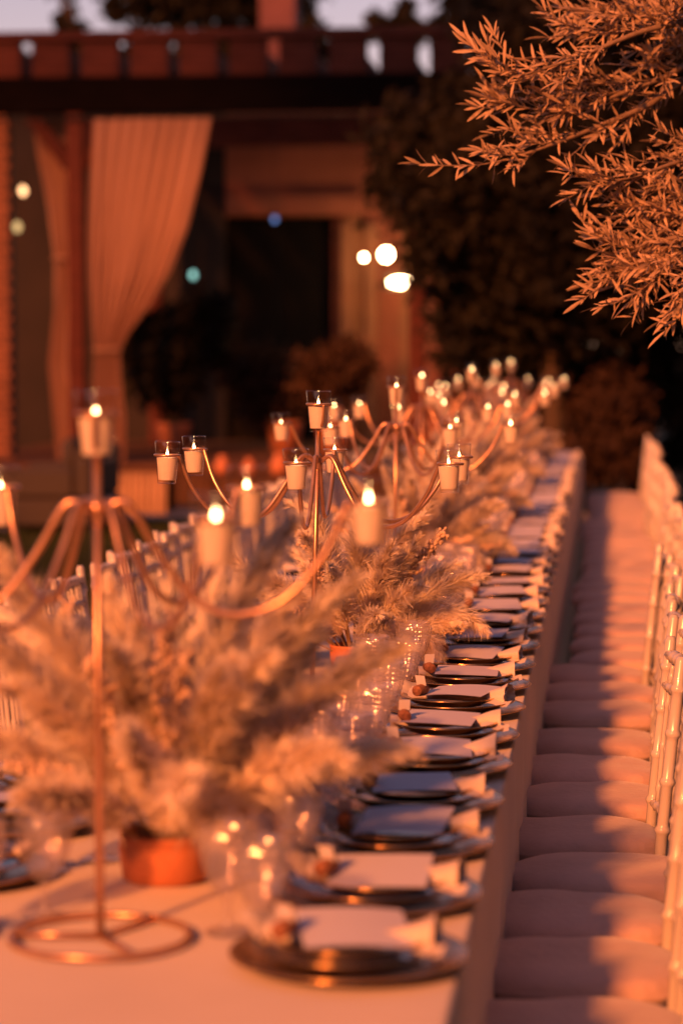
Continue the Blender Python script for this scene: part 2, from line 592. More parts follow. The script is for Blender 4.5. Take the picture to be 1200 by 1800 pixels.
used = set()
chair_r = make_chair(M_chair, True)
ys = [3.52, 3.94, 4.36, 4.75, 5.12, 5.53, 5.98, 6.37, 6.85, 7.40, 7.80]
while ys[-1] < 17.6: ys.append(ys[-1] + .42)
for i, y in enumerate(ys):
    o = take(chair_r, used, (-.035 + random.uniform(-.028, .028) + (.10 if y > 8.3 else 0), y + random.uniform(-.01, .01), 0), math.pi + R(random.uniform(-2.5, 2.5)),
             f'pale bamboo-style chair with beige cushion, {nth(i + 1)} from the camera along table\'s right side')
    if i == 4: o.location.x += .035
    if i in (3, 5): o.location.x -= .025
    o['group'] = 'cushioned chairs along the right side of the table'
    for ch in o.children:
        if ch.name.startswith('seat_cushion'): ch.data = CUSH[i % 4]
chair_l = make_chair(M_clear, True)
for i in range(23):
    o = take(chair_l, used, (-1.40 + random.uniform(-.03, .03), 5.9 + i * .43 + random.uniform(-.02, .02), 0), R(random.uniform(-4, 4)),
             f'clear glossy bamboo-style chair, {nth(i + 1)} visible from the camera along table\'s left side')
    o['group'] = 'clear chairs along the left side of the table'
    for ch in o.children:
        if ch.name.startswith('seat_cushion'): ch.data = CUSH[i % 4]

# ------------------------------------------------------------------ place settings
def dish(name, r, h, lip, mat, label, cat, group):
    t = thing(name, label, cat, group=group)
    m = MB()
    w = r * .28
    m.lathe([(0, .0012), (r - w - .012, .0012), (r - w, .003), (r - .004, h - .0025), (r - .0005, h - .001), (r - .001, h + .0012), (r - .004, h + .001), (r - w, .0065), (r - w - .012, .0045), (0, .0045)], 56)
    m.build('dish_body', mat, t)
    if lip:
        m = MB(); m.ring((0, 0, h + .0006), r - .001, .0018, 56, 6); m.build('gilt_rim', M_rim, t)
    return t
charger = dish('charger_plate', .165, .017, True, M_charger, 'x', 'charger plate', 'charger plates along the table')
dinner = dish('dinner_plate', .140, .022, True, M_plate, 'x', 'plate', 'dinner plates along the table')
starter = dish('starter_plate', .114, .020, True, M_plate, 'x', 'plate', 'starter plates along the table')

def napkin_mesh(seed):
    rs = random.Random(seed)
    m = MB()
    nu, nv = 26, 26
    fl = rs.uniform(.8, 1.25); yaw = rs.uniform(-.12, .12)
    def P(i, j, inner=0):
        u = -1 + 2 * i / (nu - 1)
        a = 2 * math.pi * j / (nv - 1) * (1.0)
        flare = .010 + .015 * fl * max(0, (u - .35) / .65) ** 1.3 + .008 * max(0, (-u - .5) / .5)
        rr = flare * (1 - .28 * inner)
        rr *= 1 + .10 * math.sin(9 * a + 5 * u + seed) * abs(u) + .26 * mnoise.noise((u * 3 + seed, math.cos(a) * 1.2, math.sin(a) * 1.2 + seed)) + .07 * math.sin(3 * a + seed + u * 2) * max(0, u)
        x = .118 * u
        y = rr * 1.35 * math.cos(a) + yaw * x
        z = rr * .95 * math.sin(a) + .012 + max(0, u - .4) * .012 * fl
        return (x, y, max(z, .0012 + .002 * inner))
    m.grid(lambda i, j: P(i, j), nu, nv)
    m.grid(lambda i, j: P(nu - 8 + i if i < 8 else nu - 1, j, .55 + .05 * (7 - i)), 8, nv)
    m.grid(lambda i, j: P(nu - 6 + i if i < 6 else nu - 1, j, 1.6), 6, nv)
    # corner flap lifting at the far left and a flap at the right
    m.grid(lambda i, j: (-.128 + .03 * i / 5 - .028 * j / 5, -.03 + .062 * i / 5 + .01 * j / 5, .008 + .030 * math.sin(j / 5 * 1.3) + .006 * math.sin(i)), 6, 6)
    m.grid(lambda i, j: (.075 + .06 * i / 5, -.018 - .032 * j / 5, .014 - .009 * j / 5 + .004 * math.sin(i * 1.2)), 6, 6)
    return m.mesh('rolled_napkin', M_napkin)
NAPS = [napkin_mesh(k) for k in range(6)]

def menu_mesh(seed):
    rs = random.Random(seed)
    m = MB()
    b = rs.uniform(.000, .005)
    for dz in (0, .0007):
        m.grid(lambda i, j: (-.076 + .152 * i / 8, -.078 + .156 * j / 4, dz + .006 * (j / 4) + b * math.sin(math.pi * i / 8)), 9, 5)
    return m.mesh('menu_card', M_paper, False)
MENUS = [menu_mesh(k) for k in range(4)]

holder = thing('cork_card_holder', 'x', 'card holder', group='cork card holders on the plates')
m = MB(); m.tube([(0, -.022, .0125), (0, -.020, .0125), (0, .020, .0125), (0, .022, .0125)], [.0112, .0125, .0125, .0112], 18); m.build('cork', M_cork, holder)
m = MB(); m.grid(lambda i, j: (-.012 + .024 * i, .004 - .010 * j, .022 + .024 * j), 2, 2); m.grid(lambda i, j: (-.012 + .024 * i, .0046 - .010 * j, .022 + .024 * j), 2, 2); m.build('name_card', M_paper, holder, False)

def goblet_mesh():
    m = MB()
    seg = 60
    pf = [(0, .0), (.033, .0), (.0345, .002), (.032, .004), (.016, .007), (.008, .012), (.0062, .02), (.006, .04), (.0085, .050), (.0075, .054), (.012, .058)]
    for j in range(28):
        u = j / 27
        pf.append((.016 + .0255 * math.sin(min(1, u * 1.15) * 1.45) ** .75 + .002 * u, .060 + .100 * u))
    pf += [(.0415, .1605), (.040, .160), (.0385, .14), (.034, .105), (.022, .072), (.004, .064)]
    def fn(r, z, a, j):
        if .064 < z < .150 and r > .014 and j < 39:
            u = (z - .064) / .0107
            e = (abs(math.sin(a * 7)) * abs(math.sin(math.pi * u))) ** .6
            return r * (1 + .12 * e)
        return r
    m.lathe(pf, seg, fn=fn)
    return m.mesh('embossed_goblet', M_goblet)
GOB = goblet_mesh()

def setting(x, y, i, side, flip):
    where = f'{nth(i + 1)} place setting from the camera, table\'s {side} side'
    y += random.uniform(-.012, .012)
    rz = R(random.uniform(-4, 4)) + (math.pi if flip else 0)
    j = lambda s: random.uniform(-s, s)
    take(charger, used, (x, y, TZ + .003), rz, f'bronze charger plate at the {where}')
    take(dinner, used, (x + j(.006), y + j(.006), TZ + .0130), rz, f'gold-rimmed dark dinner plate at the {where}')
    take(starter, used, (x + j(.008), y + j(.008), TZ + .0250), rz, f'small gold-rimmed upper plate at the {where}')
    o = link('rolled_napkin', NAPS[(i * 5 + (2 if flip else 0)) % 6], None, (x + .012 + j(.008), y + j(.012), TZ + .0305), (0, 0, rz + R(random.uniform(-17, 17))))
    tag(o, f'rolled ivory linen napkin at the {where}', 'napkin', 'rolled napkins on the plates')
    o = link('menu_card', MENUS[(i * 3) % 4], None, (x + .004 + j(.01), y - .012 + j(.01), TZ + .0495 + j(.002)), (R(random.uniform(-2, 4)), R(random.uniform(-4, 2)), rz + R(random.uniform(-12, 12))))
    tag(o, f'blank white menu card at the {where}', 'menu card', 'menu cards on the napkins')
    sx = 1 if flip else -1
    take(holder, used, (x + sx * .078 + j(.01), y - .050 + j(.012), TZ + .0520), R(random.uniform(-28, 20)), f'cork name-card holder at the {where}')
    gx = .145 if flip else -.125
    for k, (dx, dy) in enumerate(((gx, .07), (gx + (.075 if flip else -.075), .15))):
        o = link('embossed_goblet', GOB, None, (x + dx + j(.008), y + dy + j(.01), TZ + .0025), (0, 0, random.uniform(0, 6)))
        tag(o, f'{"outer" if k == 0 else "inner"} embossed glass goblet of the {where}', 'goblet', 'embossed goblets along the table')
for i in range(39):
    setting(-.352, 3.26 + i * .378, i, 'right', False)
for i in range(15):
    setting(-1.05, 3.34 + i * .40, i, 'left', True)

# ------------------------------------------------------------------ candelabra and votive candles
votive = thing('votive_candle', 'x', 'candle', group='lit votive candles on the candelabra')
m = MB(); m.lathe([(0, 0), (.0205, 0), (.0215, .0015), (.0300, .098), (.0296, .0988), (.0288, .0980), (.0286, .0955)], 32); m.build('glass_cup', M_glass, votive)
m = MB(); m.lathe([(0, .0085), (.0196, .0085), (.0198, .010), (.0246, .060), (.0240, .0615), (.012, .0605), (0, .060)], 28); wx = m.build('wax', M_wax, votive)
m = MB(); m.tube([(0, 0, .060), (.0004, 0, .066)], .0008, 6); m.build('wick', M_wick, wx)
m = MB(); m.lathe([(0, .0640), (.0020, .0652), (.0031, .0678), (.0028, .0712), (.0014, .0752), (0, .0785)], 12); m.build('flame', M_flame, votive)

def make_candelabra():
    t = thing('candelabra', 'x', 'candelabra', group='copper candelabra down the middle of the table')
    m = MB(); m.ring((0, 0, .006), .128, .0052, 64, 8); m.build('base_ring', M_copper, t)
    for k in range(3):
        a = R(-62 + 120 * k)
        m = MB(); m.tube([(.003 * math.cos(a), .003 * math.sin(a), .006), (.128 * math.cos(a), .128 * math.sin(a), .006)], .0048, 8); m.build('base_spoke', M_copper, t)
    m = MB(); m.tube([(0, 0, .003), (0, 0, .30), (0, 0, .648)], .0062, 12); m.build('pole', M_copper, t)
    m = MB(); m.lathe([(.0062, .548), (.011, .552), (.0125, .562), (.0125, .574), (.010, .580), (.0062, .584)], 16); m.build('hub', M_copper, t)
    for k in range(6):
        a = R(60 * k)
        pr = [(.010, .567), (.030, .580), (.050, .570), (.085, .510), (.135, .445), (.195, .420), (.262, .440), (.318, .500), (.345, .555), (.3555, .580)]
        P = catmull([(r * math.cos(a), r * math.sin(a), z) for r, z in pr], 5)
        m = MB(); m.tube(P, .0052, 9); ar = m.build('arm', M_copper, t)
        m = MB(); m.ring((.385 * math.cos(a), .385 * math.sin(a), .580), .0290, .0032, 28, 6); m.build('cup_ring', M_copper, ar)
    m = MB(); m.ring((0, 0, .705), .0290, .0032, 28, 6); th = m.build('top_ring', M_copper, t)
    for s in (-1, 1):
        m = MB(); m.tube(catmull([(0, s * .002, .640), (0, s * .012, .648), (0, s * .026, .664), (0, s * .0295, .69), (0, s * .0295, .705)], 4), .0036, 8); m.build('fork_prong', M_copper, th)
    return t
cbra = make_candelabra()
CB = [(-.720, 3.36, 5, .05, 0, 0), (-.715, 5.80, 30, 0, .4, 1.4), (-.715, 8.08, 2, 0, 0, .4), (-.80, 10.35, 20, 0, 0, 0), (-.72, 12.7, 8, 0, 0, 0),
      (-.70, 15.0, 40, 0, 0, 0), (-.70, 17.3, 14, 0, 0, 0)]
side_of = {0: 'right', 1: 'far right', 2: 'far left', 3: 'left', 4: 'near left', 5: 'near right'}
for i, (x, y, a, lift, tx, ty) in enumerate(CB):
    o = take(cbra, used, (x, y, TZ + .003), 0, f'copper candelabra with six looping arms, {nth(i + 1)} from the camera')
    o.rotation_euler = (R(tx), R(ty), R(a))
    Mx = Matrix.LocRotScale(o.location, o.rotation_euler, None)
    spots = [((.385 * math.cos(R(60 * k)), .385 * math.sin(R(60 * k)), .580 + lift - .0665), k) for k in range(6)] + [((0, 0, .705 + lift - .0665), 9)]
    for (p, k) in spots:
        if k == 9:
            lab = f'lit votive candle on top of the {nth(i + 1)} candelabra from the camera'
        else:
            lab = f'lit votive candle on the {side_of[k]} arm of the {nth(i + 1)} candelabra from camera'
        vv = take(votive, used, Mx @ Vector(p), random.uniform(0, 6), lab)
        for ch in vv.children:
            if ch.name.startswith('flame'):
                q = random.uniform(.75, 1.35)
                ch.scale = (random.uniform(.85, 1.15), random.uniform(.85, 1.15), q)
                ch.location = (0, 0, .0645 * (1 - q))
        vv.rotation_euler = (R(tx + random.uniform(-1.5, 1.5)), R(ty + random.uniform(-1.5, 1.5)), random.uniform(0, 6))

# the nearest candelabra has a slightly longer pole: its own mesh, everything above the base raised
for ch in cbra.children:
    if ch.name.startswith('pole'):
        ch.data = ch.data.copy()
        for v in ch.data.vertices:
            if v.co.z > .5: v.co.z += CB[0][3]
    elif not ch.name.startswith('base'):
        ch.location.z += CB[0][3]

# ------------------------------------------------------------------ pampas arrangements
def axis_curve(L, bend, n=14):
    """stem rising along +z and leaning to +x"""
    P = [Vector((0, 0, 0))]
    a = 0
    for i in range(n):
        u = (i + 1) / n
        a = bend * u ** 1.6
        P.append(P[-1] + Vector((math.sin(a), 0, math.cos(a))) * L / n)
    return P

def fluffy(seed, L=.42, stem=.10, bend=.5, n=2300, hair=.074, droop=.35, wdt=.0022, name='plume'):
    r = np.random.default_rng(seed)
    P = axis_curve(L, bend, 20)
    V, F = [], []
    def at(s):
        k = min(s * 20, 19.999); i = int(k)
        return P[i].lerp(P[i + 1], k - i), (P[i + 1] - P[i]).normalized()
    t0 = stem / L
    tufts = max(10, n // 26)
    for q in range(tufts):
        u = (q + r.uniform(0, 1)) / tufts
        s = t0 + (1 - t0) * u ** .9
        p, t = at(s)
        az = r.uniform(0, 2 * math.pi)
        up = Vector((0, 1, 0)); b1 = t.cross(up).normalized(); b2 = t.cross(b1)
        out = b1 * math.cos(az) + b2 * math.sin(az)
        prof = (.45 + .55 * math.sin(math.pi * min(1, .22 + .62 * u))) * (1 - .62 * u ** 1.5)
        for h in range(26):
            d0 = (out * r.uniform(.25, .75) + t * r.uniform(.7, 1.1) + Vector(r.normal(0, .16, 3))).normalized()
            ln = hair * prof * r.uniform(.55, 1.25)
            st = p + out * .004 * r.uniform(0, 1) + t * r.uniform(-.008, .008)
            side = (d0.cross(out) + Vector(r.normal(0, .25, 3))).normalized()
            pts = []
            d = d0.copy(); c = st.copy()
            g_ = Vector((out.x * .3, out.y * .3, -1)) * droop
            for k in range(4):
                pts.append(c.copy())
                d = (d + g_ * .16 * k + Vector(r.normal(0, .05, 3))).normalized()
                c = c + d * ln / 3
            o = len(V)
            for k, w in enumerate((.6, 1, .75, .15)):
                V.append(pts[k] - side * wdt * w * .5); V.append(pts[k] + side * wdt * w * .5)
            for k in range(3):
                F.append((o + 2 * k, o + 2 * k + 1, o + 2 * k + 3, o + 2 * k + 2))
    me = np_mesh(name, [tuple(v) for v in V], F, M_plume)
    sm = MB(); sm.tube(P[::2], [.0022 - .0017 * i / 10 for i in range(len(P[::2]))], 5)
    me2 = sm.mesh('stem', M_stem)
    return me, me2

def knobbly(seed, L=.36, stem=.13, bend=.35):
    r = random.Random(seed)
    P = axis_curve(L, bend, 20)
    m = MB()
    for q in range(30):
        u = (q + r.random()) / 30
        s = stem / L + (1 - stem / L) * u
        k = min(s * 20, 19.99); i = int(k)
        p = P[i].lerp(P[i + 1], k - i); t = (P[i + 1] - P[i]).normalized()
        az = r.uniform(0, 6.28)
        out = Vector((math.cos(az), math.sin(az), 0))
        ln = .036 * (1 - .55 * u) * r.uniform(.6, 1.2)
        for j in range(9):
            c = p + (out * .8 + t * .75).normalized() * ln * (j + .5) / 9 + Vector((r.gauss(0, .004), r.gauss(0, .004), r.gauss(0, .004)))
            m.blob(c, r.uniform(.0028, .0052), (1, 1, r.uniform(.9, 1.4)), 6, 4)
    me = m.mesh('seed_head', M_knob)
    sm = MB(); sm.tube(P[::2], .0022, 5)
    return me, sm.mesh('stem', M_stem)

FL = [fluffy(1, .44, .10, .35), fluffy(2, .40, .09, .75, hair=.082), fluffy(3, .46, .11, .55, hair=.066), fluffy(4, .38, .08, .25, hair=.088)]
FAN = fluffy(9, .36, .09, 1.5, n=2200, hair=.105, droop=1.5, wdt=.0015, name='drooping_plume')
KN = [knobbly(5), knobbly(6, .33, .12, .6)]

pot_me = MB(); pot_me.lathe([(0, 0), (.050, 0), (.058, .004), (.063, .045), (.061, .058), (.063, .060), (.063, .066), (.057, .067), (.054, .058), (.0, .056)], 36)
POT = pot_me.mesh('pot', M_pot)

def arrangement(x, y, i, seed, scale=1.0, n=44, z=None, label=None, fans=(), spread=62):
    r = random.Random(seed)
    t = thing('pampas_arrangement', label or f'bushy dried pampas arrangement in low orange pot, {nth(i + 1)} from the camera', 'dried flowers',
              (x, y, TZ + .003 if z is None else z), 0, 'pampas arrangements along the table' if label is None else None)
    t.scale = (scale,) * 3
    link('pot', POT, t)
    k = 0
    def put(pair, az, tilt, s, base=.045, name='plume'):
        M_ = Matrix.Rotation(az, 4, 'Z') @ Matrix.Rotation(tilt, 4, 'Y')
        e = M_.to_euler()
        o = link(name, pair[0], t, (base * math.sin(tilt) * math.cos(az), base * math.sin(tilt) * math.sin(az), .04), e, (s,) * 3)
        link('stem', pair[1], o)
    for q in range(n):
        f = (q + .5) / n
        az = q * 2.39996 + r.uniform(-.3, .3)
        tilt = R(4 + spread * f ** .8 + r.uniform(-7, 7))
        s = r.uniform(.82, 1.08) * (1.05 - .22 * f)
        if r.random() < .26 and f > .2:
            put(r.choice(KN), az, tilt, s * 1.05, name='seed_head')
        else:
            put(r.choice(FL), az, tilt, s)
    for (az, tilt, s) in fans:
        put(FAN, R(az), R(tilt), s, name='drooping_plume')
    return t
AR = [(-.70, 3.76), (-.66, 6.25), (-.68, 8.65), (-.70, 11.1), (-.70, 13.5), (-.70, 15.9)]
for i, (x, y) in enumerate(AR):
    fans = [(-8, 42, 1.0), (-40, 50, .85), (170, 45, .9)] if i else [(-60, 40, .7)]
    arrangement(x, y, i, 20 + i, 1.0 if i else 1.16, 37 if i else 46, fans=fans, spread=56 if i else 47)
# ------------------------------------------------------------------ olive branches hanging in at the right
def olive():
    r = random.Random(11)
    t = thing('olive_tree', 'olive tree leaning in from the right with orange-lit leafy branches', 'tree', (1.75, 7.3, 0))
    base = Vector((1.75, 7.3, 0))
    tk = MB()
    tk.tube([Vector(p) - base for p in catmull([(1.75, 7.3, 0), (1.70, 7.25, .9), (1.62, 7.2, 1.7), (1.45, 7.1, 2.4), (1.3, 7.0, 3.1)], 5)], [.11 - .003 * i for i in range(21)], 10)
    tk.build('trunk', M_bark, t)
    def w(px, py, y):     # a point seen at this place of the photo when y metres along the table
        return Vector(((px - 1072) / 4250 * y, y, 1.61 + (600 - py) / 4250 * y))
    limbs = [
        [(1.45, 7.1, 2.45), w(1290, 60, 6.8), w(1150, 60, 6.6), w(1010, 110, 6.5), w(890, 140, 6.45), w(858, 85, 6.45)],
        [(1.45, 7.1, 2.45), w(1300, 110, 6.9), w(1150, 150, 6.7), w(1000, 200, 6.6), w(900, 190, 6.6), w(868, 178, 6.6)],
        [(1.45, 7.1, 2.45), w(1290, 130, 6.9), w(1120, 200, 6.7), w(960, 262, 6.55), w(850, 292, 6.5), w(742, 292, 6.5)],
        [(1.40, 7.05, 2.6), w(1290, 0, 7.0), w(1140, 10, 6.9), w(1060, 20, 6.8), w(1000, 60, 6.8)],
        [(1.62, 7.2, 1.9), w(1330, 260, 6.9), w(1190, 290, 6.6), w(1090, 320, 6.5), w(1000, 312, 6.45)],
        [(1.62, 7.2, 1.9), w(1330, 300, 6.8), w(1200, 380, 6.6), w(1110, 440, 6.5), w(1055, 400, 6.5)],
        [(1.62, 7.2, 1.8), w(1330, 350, 6.8), w(1210, 410, 6.55), w(1120, 468, 6.5), w(1035, 500, 6.45)],
        [(1.62, 7.2, 1.8), w(1330, 400, 6.8), w(1230, 420, 6.5), w(1160, 480, 6.45), w(1105, 535, 6.4)],
        [(1.45, 7.1, 2.45), w(1300, 90, 7.0), w(1180, 100, 6.8), w(1090, 150, 6.7), w(1010, 165, 6.65), w(930, 245, 6.6)],
        [(1.45, 7.1, 2.45), w(1290, 30, 6.9), w(1180, 30, 6.7), w(1080, 60, 6.6), w(960, 75, 6.6)],
        [(1.62, 7.2, 1.9), w(1330, 280, 7.0), w(1230, 330, 6.7), w(1150, 360, 6.6), w(1075, 365, 6.55)],
        [(1.62, 7.2, 1.9), w(1330, 320, 6.9), w(1230, 420, 6.7), w(1160, 470, 6.6), w(1080, 470, 6.6)],
        [(1.62, 7.2, 1.8), w(1360, 420, 6.7), w(1260, 450, 6.4), w(1225, 500, 6.35), w(1190, 540, 6.35)],
    ]
    leaves = []     # (pos, dir, normal, length)
    tw = MB()
    def leafy(P, a0, step, lmin, lmax):
        """opposite leaf pairs along a twig path"""
        s = 0; q = 0; nxt = a0
        for a, b in zip(P, P[1:]):
            L = (b - a).length; d = (b - a).normalized()
            while nxt < s + L:
                p = a + d * (nxt - s)
                tot = q
                roll = (q % 2) * math.pi / 2 + r.uniform(-.5, .5)
                n1 = d.cross(Vector((0, 0, 1)));
                n1 = n1.normalized() if n1.length > .1 else Vector((1, 0, 0))
                n2 = d.cross(n1)
                sd = n1 * math.cos(roll) + n2 * math.sin(roll)
                for sg in (-1, 1):
                    ang = r.uniform(.3, 1.15)
                    ld = (d * math.cos(ang) + sd * sg * math.sin(ang) + Vector((r.gauss(0, .18), r.gauss(0, .18), .12 + r.gauss(0, .18)))).normalized()
                    leaves.append((p, ld, (Vector((-.35, -.85, .6)) + Vector((r.gauss(0, .5), r.gauss(0, .5), r.gauss(0, .5)))).normalized(), r.uniform(lmin, lmax)))
                q += 1
                nxt += step * r.uniform(.7, 1.3)
            s += L
        d = (P[-1] - P[-2]).normalized()
        leaves.append((P[-1], d, Vector((r.gauss(0, 1), r.gauss(0, 1), 1)).normalized(), lmax))
    for li, lb in enumerate(limbs):
        P = catmull(lb, 8)
        n = len(P)
        tw.tube([p - base for p in P], [max(.0016, .016 * (1 - i / n) ** 1.4) for i in range(n)], 6)
        leafy(P[int(n * .72):], .01, .022, .040, .066)
        cnt = 20
        for q in range(cnt):
            f = .22 + .66 * (q + r.random()) / cnt
            if li == 2 and f > .70: continue
            k = int(f * (n - 1))
            p = P[k]; d = (P[min(k + 1, n - 1)] - P[k - 1]).normalized()
            dd = (d * r.uniform(.5, 1.0) + Vector((r.uniform(-.5, .1), r.uniform(-.6, .5), r.uniform(-.6, .55)))).normalized()
            L = r.uniform(.06, .17)
            c1 = p + dd * L * .5
            c2 = c1 + (dd + Vector((r.gauss(0, .2), r.gauss(0, .2), r.uniform(-.1, .35)))).normalized() * L * .5
            Q = catmull([p, c1, c2], 5)
            tw.tube([v - base for v in Q], [.0022 - .0013 * i / len(Q) for i in range(len(Q))], 5)
            leafy(Q, .012, .0165, .024, .066)
    tw.build('branch', M_twig, t)
    # leaves: those nearest to the eye one by one, the others as one mass
    me = MB()
    def leafshape():
        P = []
        for u, wd in ((0, .02), (.2, .055), (.5, .078), (.8, .055), (1.0, .0)):
            P.append((u, wd, .05 * math.sin(u * 2.6)))
        vs = []; fs = []
        for (u, wd, zz) in P:
            vs += [(u, -wd, zz + wd * .35), (u, 0, zz), (u, wd, zz + wd * .35)]
        for i in range(4):
            for j in range(2):
                fs.append((i * 3 + j, (i + 1) * 3 + j, (i + 1) * 3 + j + 1, i * 3 + j + 1))
        return vs, fs
    lv, lf = leafshape()
    me.add(lv, lf)
    LM = me.mesh('leaf', M_leaf)
    def inview(p):
        return 1072 + p.x / p.y * 4250 < 1195 and 600 - (p.z - 1.61) / p.y * 4250 > 5
    order = sorted(range(len(leaves)), key=lambda q: (not inview(leaves[q][0]), leaves[q][0].y + (leaves[q][0].x + .2) * .35 - leaves[q][3] * 3))
    single = set(order[:300])
    V, F = [], []
    lvn = np.array(lv)
    for q, (p, d, nn, L) in enumerate(leaves):
        y = nn.cross(d)
        y = y.normalized() if y.length > 1e-3 else Vector((0, 1, 0))
        z = d.cross(y)
        if q in single:
            o = link('leaf', LM, t)
            Mx = Matrix((( d.x * L, y.x * L, z.x * L, p.x - base.x), (d.y * L, y.y * L, z.y * L, p.y - base.y), (d.z * L, y.z * L, z.z * L, p.z - base.z), (0, 0, 0, 1)))
            o.matrix_local = Mx
        else:
            A = np.array([[d.x, y.x, z.x], [d.y, y.y, z.y], [d.z, y.z, z.z]]) * L
            o0 = len(V) * len(lv)
            V.append(lvn @ A.T + np.array(p - base))
            F.append(np.array(lf) + o0)
    ob = link('foliage', np_mesh('foliage', np.concatenate(V), np.concatenate(F), M_leaf, True), t)
    ob['kind'] = 'stuff'
    return len(leaves)
print('olive leaves', olive())

# ------------------------------------------------------------------ background trees
def leaf_cloud(name, blobs, n, size, mat, seed, parent, base):
    r = np.random.default_rng(seed)
    vol = np.array([b[3] * b[4] * b[5] for b in blobs]); vol = vol / vol.sum()
    C = []
    for b, v in zip(blobs, vol):
        k = int(n * v)
        ncl = max(6, k // 45)
        d = r.normal(0, 1, (ncl, 3)); d /= np.linalg.norm(d, axis=1)[:, None]
        cc = d * (r.uniform(.25, 1, ncl) ** .45)[:, None] * np.array(b[3:6]) + np.array(b[:3])
        pts = np.repeat(cc, 45, 0) + r.normal(0, .30 * min(b[3:6]) ** .6, (ncl * 45, 3)) * .55
        C.append(pts)
    C = np.concatenate(C) - np.array(base)
    n = len(C)
    a = r.normal(0, 1, (n, 3)); a /= np.linalg.norm(a, axis=1)[:, None]
    b = np.cross(a, r.normal(0, 1, (n, 3))); b /= np.linalg.norm(b, axis=1)[:, None]
    s = (r.uniform(.6, 1.3, n) * size)[:, None]
    V = np.stack([C - a * s, C + b * s * .38, C + a * s, C - b * s * .38], 1).reshape(-1, 3)
    F = np.arange(4 * n).reshape(n, 4)
    return link(name, np_mesh(name, V, F, mat), parent)

def bgtree(name, label, base, blobs, n, size, seed, mat=None, trunk_top=2.2, tr=.12, cat='tree', group=None, limbs=4):
    t = thing(name, label, cat, base, 0, group)
    r = random.Random(seed)
    m = MB()
    top = Vector((r.uniform(-.2, .2), r.uniform(-.2, .2), trunk_top))
    m.tube(catmull([(0, 0, 0), top * .5 + Vector((.08, 0, 0)), top], 5), [tr * (1 - .045 * i) for i in range(11)], 9)
    for b in blobs[:limbs]:
        e = Vector(b[:3]) - Vector(base)
        m.tube(catmull([top * .85, top.lerp(e, .5) + Vector((0, 0, .15)), e], 5), [tr * .5 * (1 - .085 * i) for i in range(11)], 6)
    m.build('trunk', M_bark, t)
    leaf_cloud('crown', blobs, n, size, mat or M_bgleaf, seed, t, base)
    return t
def W(px, py, y): return ((px - 1072) / 4250 * y, y, 1.61 + (600 - py) / 4250 * y)
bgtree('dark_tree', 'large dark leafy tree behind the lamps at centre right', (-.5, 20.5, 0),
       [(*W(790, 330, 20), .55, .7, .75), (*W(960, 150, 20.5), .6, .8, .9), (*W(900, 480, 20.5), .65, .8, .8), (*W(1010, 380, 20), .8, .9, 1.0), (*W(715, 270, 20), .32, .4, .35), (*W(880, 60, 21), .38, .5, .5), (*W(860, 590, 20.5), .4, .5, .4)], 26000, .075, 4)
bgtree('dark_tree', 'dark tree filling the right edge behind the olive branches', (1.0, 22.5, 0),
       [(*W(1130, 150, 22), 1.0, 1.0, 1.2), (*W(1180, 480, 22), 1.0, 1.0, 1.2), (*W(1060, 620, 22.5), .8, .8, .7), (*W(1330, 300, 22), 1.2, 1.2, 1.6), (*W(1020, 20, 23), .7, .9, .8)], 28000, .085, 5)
h = thing('hedge', 'low dark hedge across the ground past the far chairs', 'hedge', (1.2, 24.5, 0))
m = MB()
for k in range(9):
    m.tube([(-2.4 + k * .6, 0, 0), (-2.35 + k * .6, .05, .8), (-2.4 + k * .6, 0, 1.4)], [.03, .022, .01], 6)
m.build('stem', M_bark, h)
leaf_cloud('foliage', [(-1.2 + k * .55, 24.5, .8, .45, .5, .8) for k in range(9)], 12000, .08, M_bgleaf, 9, h, (1.2, 24.5, 0))
# trees against the sky above the pergola
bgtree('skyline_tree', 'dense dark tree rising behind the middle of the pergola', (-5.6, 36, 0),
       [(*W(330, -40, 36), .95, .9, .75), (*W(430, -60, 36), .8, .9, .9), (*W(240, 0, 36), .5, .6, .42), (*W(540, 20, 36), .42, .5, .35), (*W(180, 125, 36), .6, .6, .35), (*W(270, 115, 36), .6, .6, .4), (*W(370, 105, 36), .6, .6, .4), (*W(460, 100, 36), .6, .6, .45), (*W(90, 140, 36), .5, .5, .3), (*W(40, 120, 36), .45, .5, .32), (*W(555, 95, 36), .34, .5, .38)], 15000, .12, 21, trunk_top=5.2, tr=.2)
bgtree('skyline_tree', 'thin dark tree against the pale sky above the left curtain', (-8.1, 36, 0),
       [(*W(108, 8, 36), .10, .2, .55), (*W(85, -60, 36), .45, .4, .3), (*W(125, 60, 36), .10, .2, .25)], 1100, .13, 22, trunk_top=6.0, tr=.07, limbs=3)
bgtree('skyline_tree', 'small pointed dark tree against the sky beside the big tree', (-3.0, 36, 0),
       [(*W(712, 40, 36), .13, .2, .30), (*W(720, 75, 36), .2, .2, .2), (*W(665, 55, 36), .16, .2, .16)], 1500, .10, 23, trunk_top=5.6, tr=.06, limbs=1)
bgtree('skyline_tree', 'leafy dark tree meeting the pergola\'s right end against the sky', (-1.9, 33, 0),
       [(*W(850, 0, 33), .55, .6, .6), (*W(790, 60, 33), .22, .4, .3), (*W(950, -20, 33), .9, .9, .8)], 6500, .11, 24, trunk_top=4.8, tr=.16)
t = thing('chimney_stack', 'plum-red plastered chimney rising above the pergola', 'chimney', (W(492, 0, 33)[0], 33, 0))
m = MB(); m.box((-.24, -.24, 0), (.24, .24, 7.2)); m.build('shaft', M_chim, t, False)
m = MB(); m.box((-.30, -.30, 7.2), (.30, .30, 7.35)); m.build('cap', M_chim, t, False)

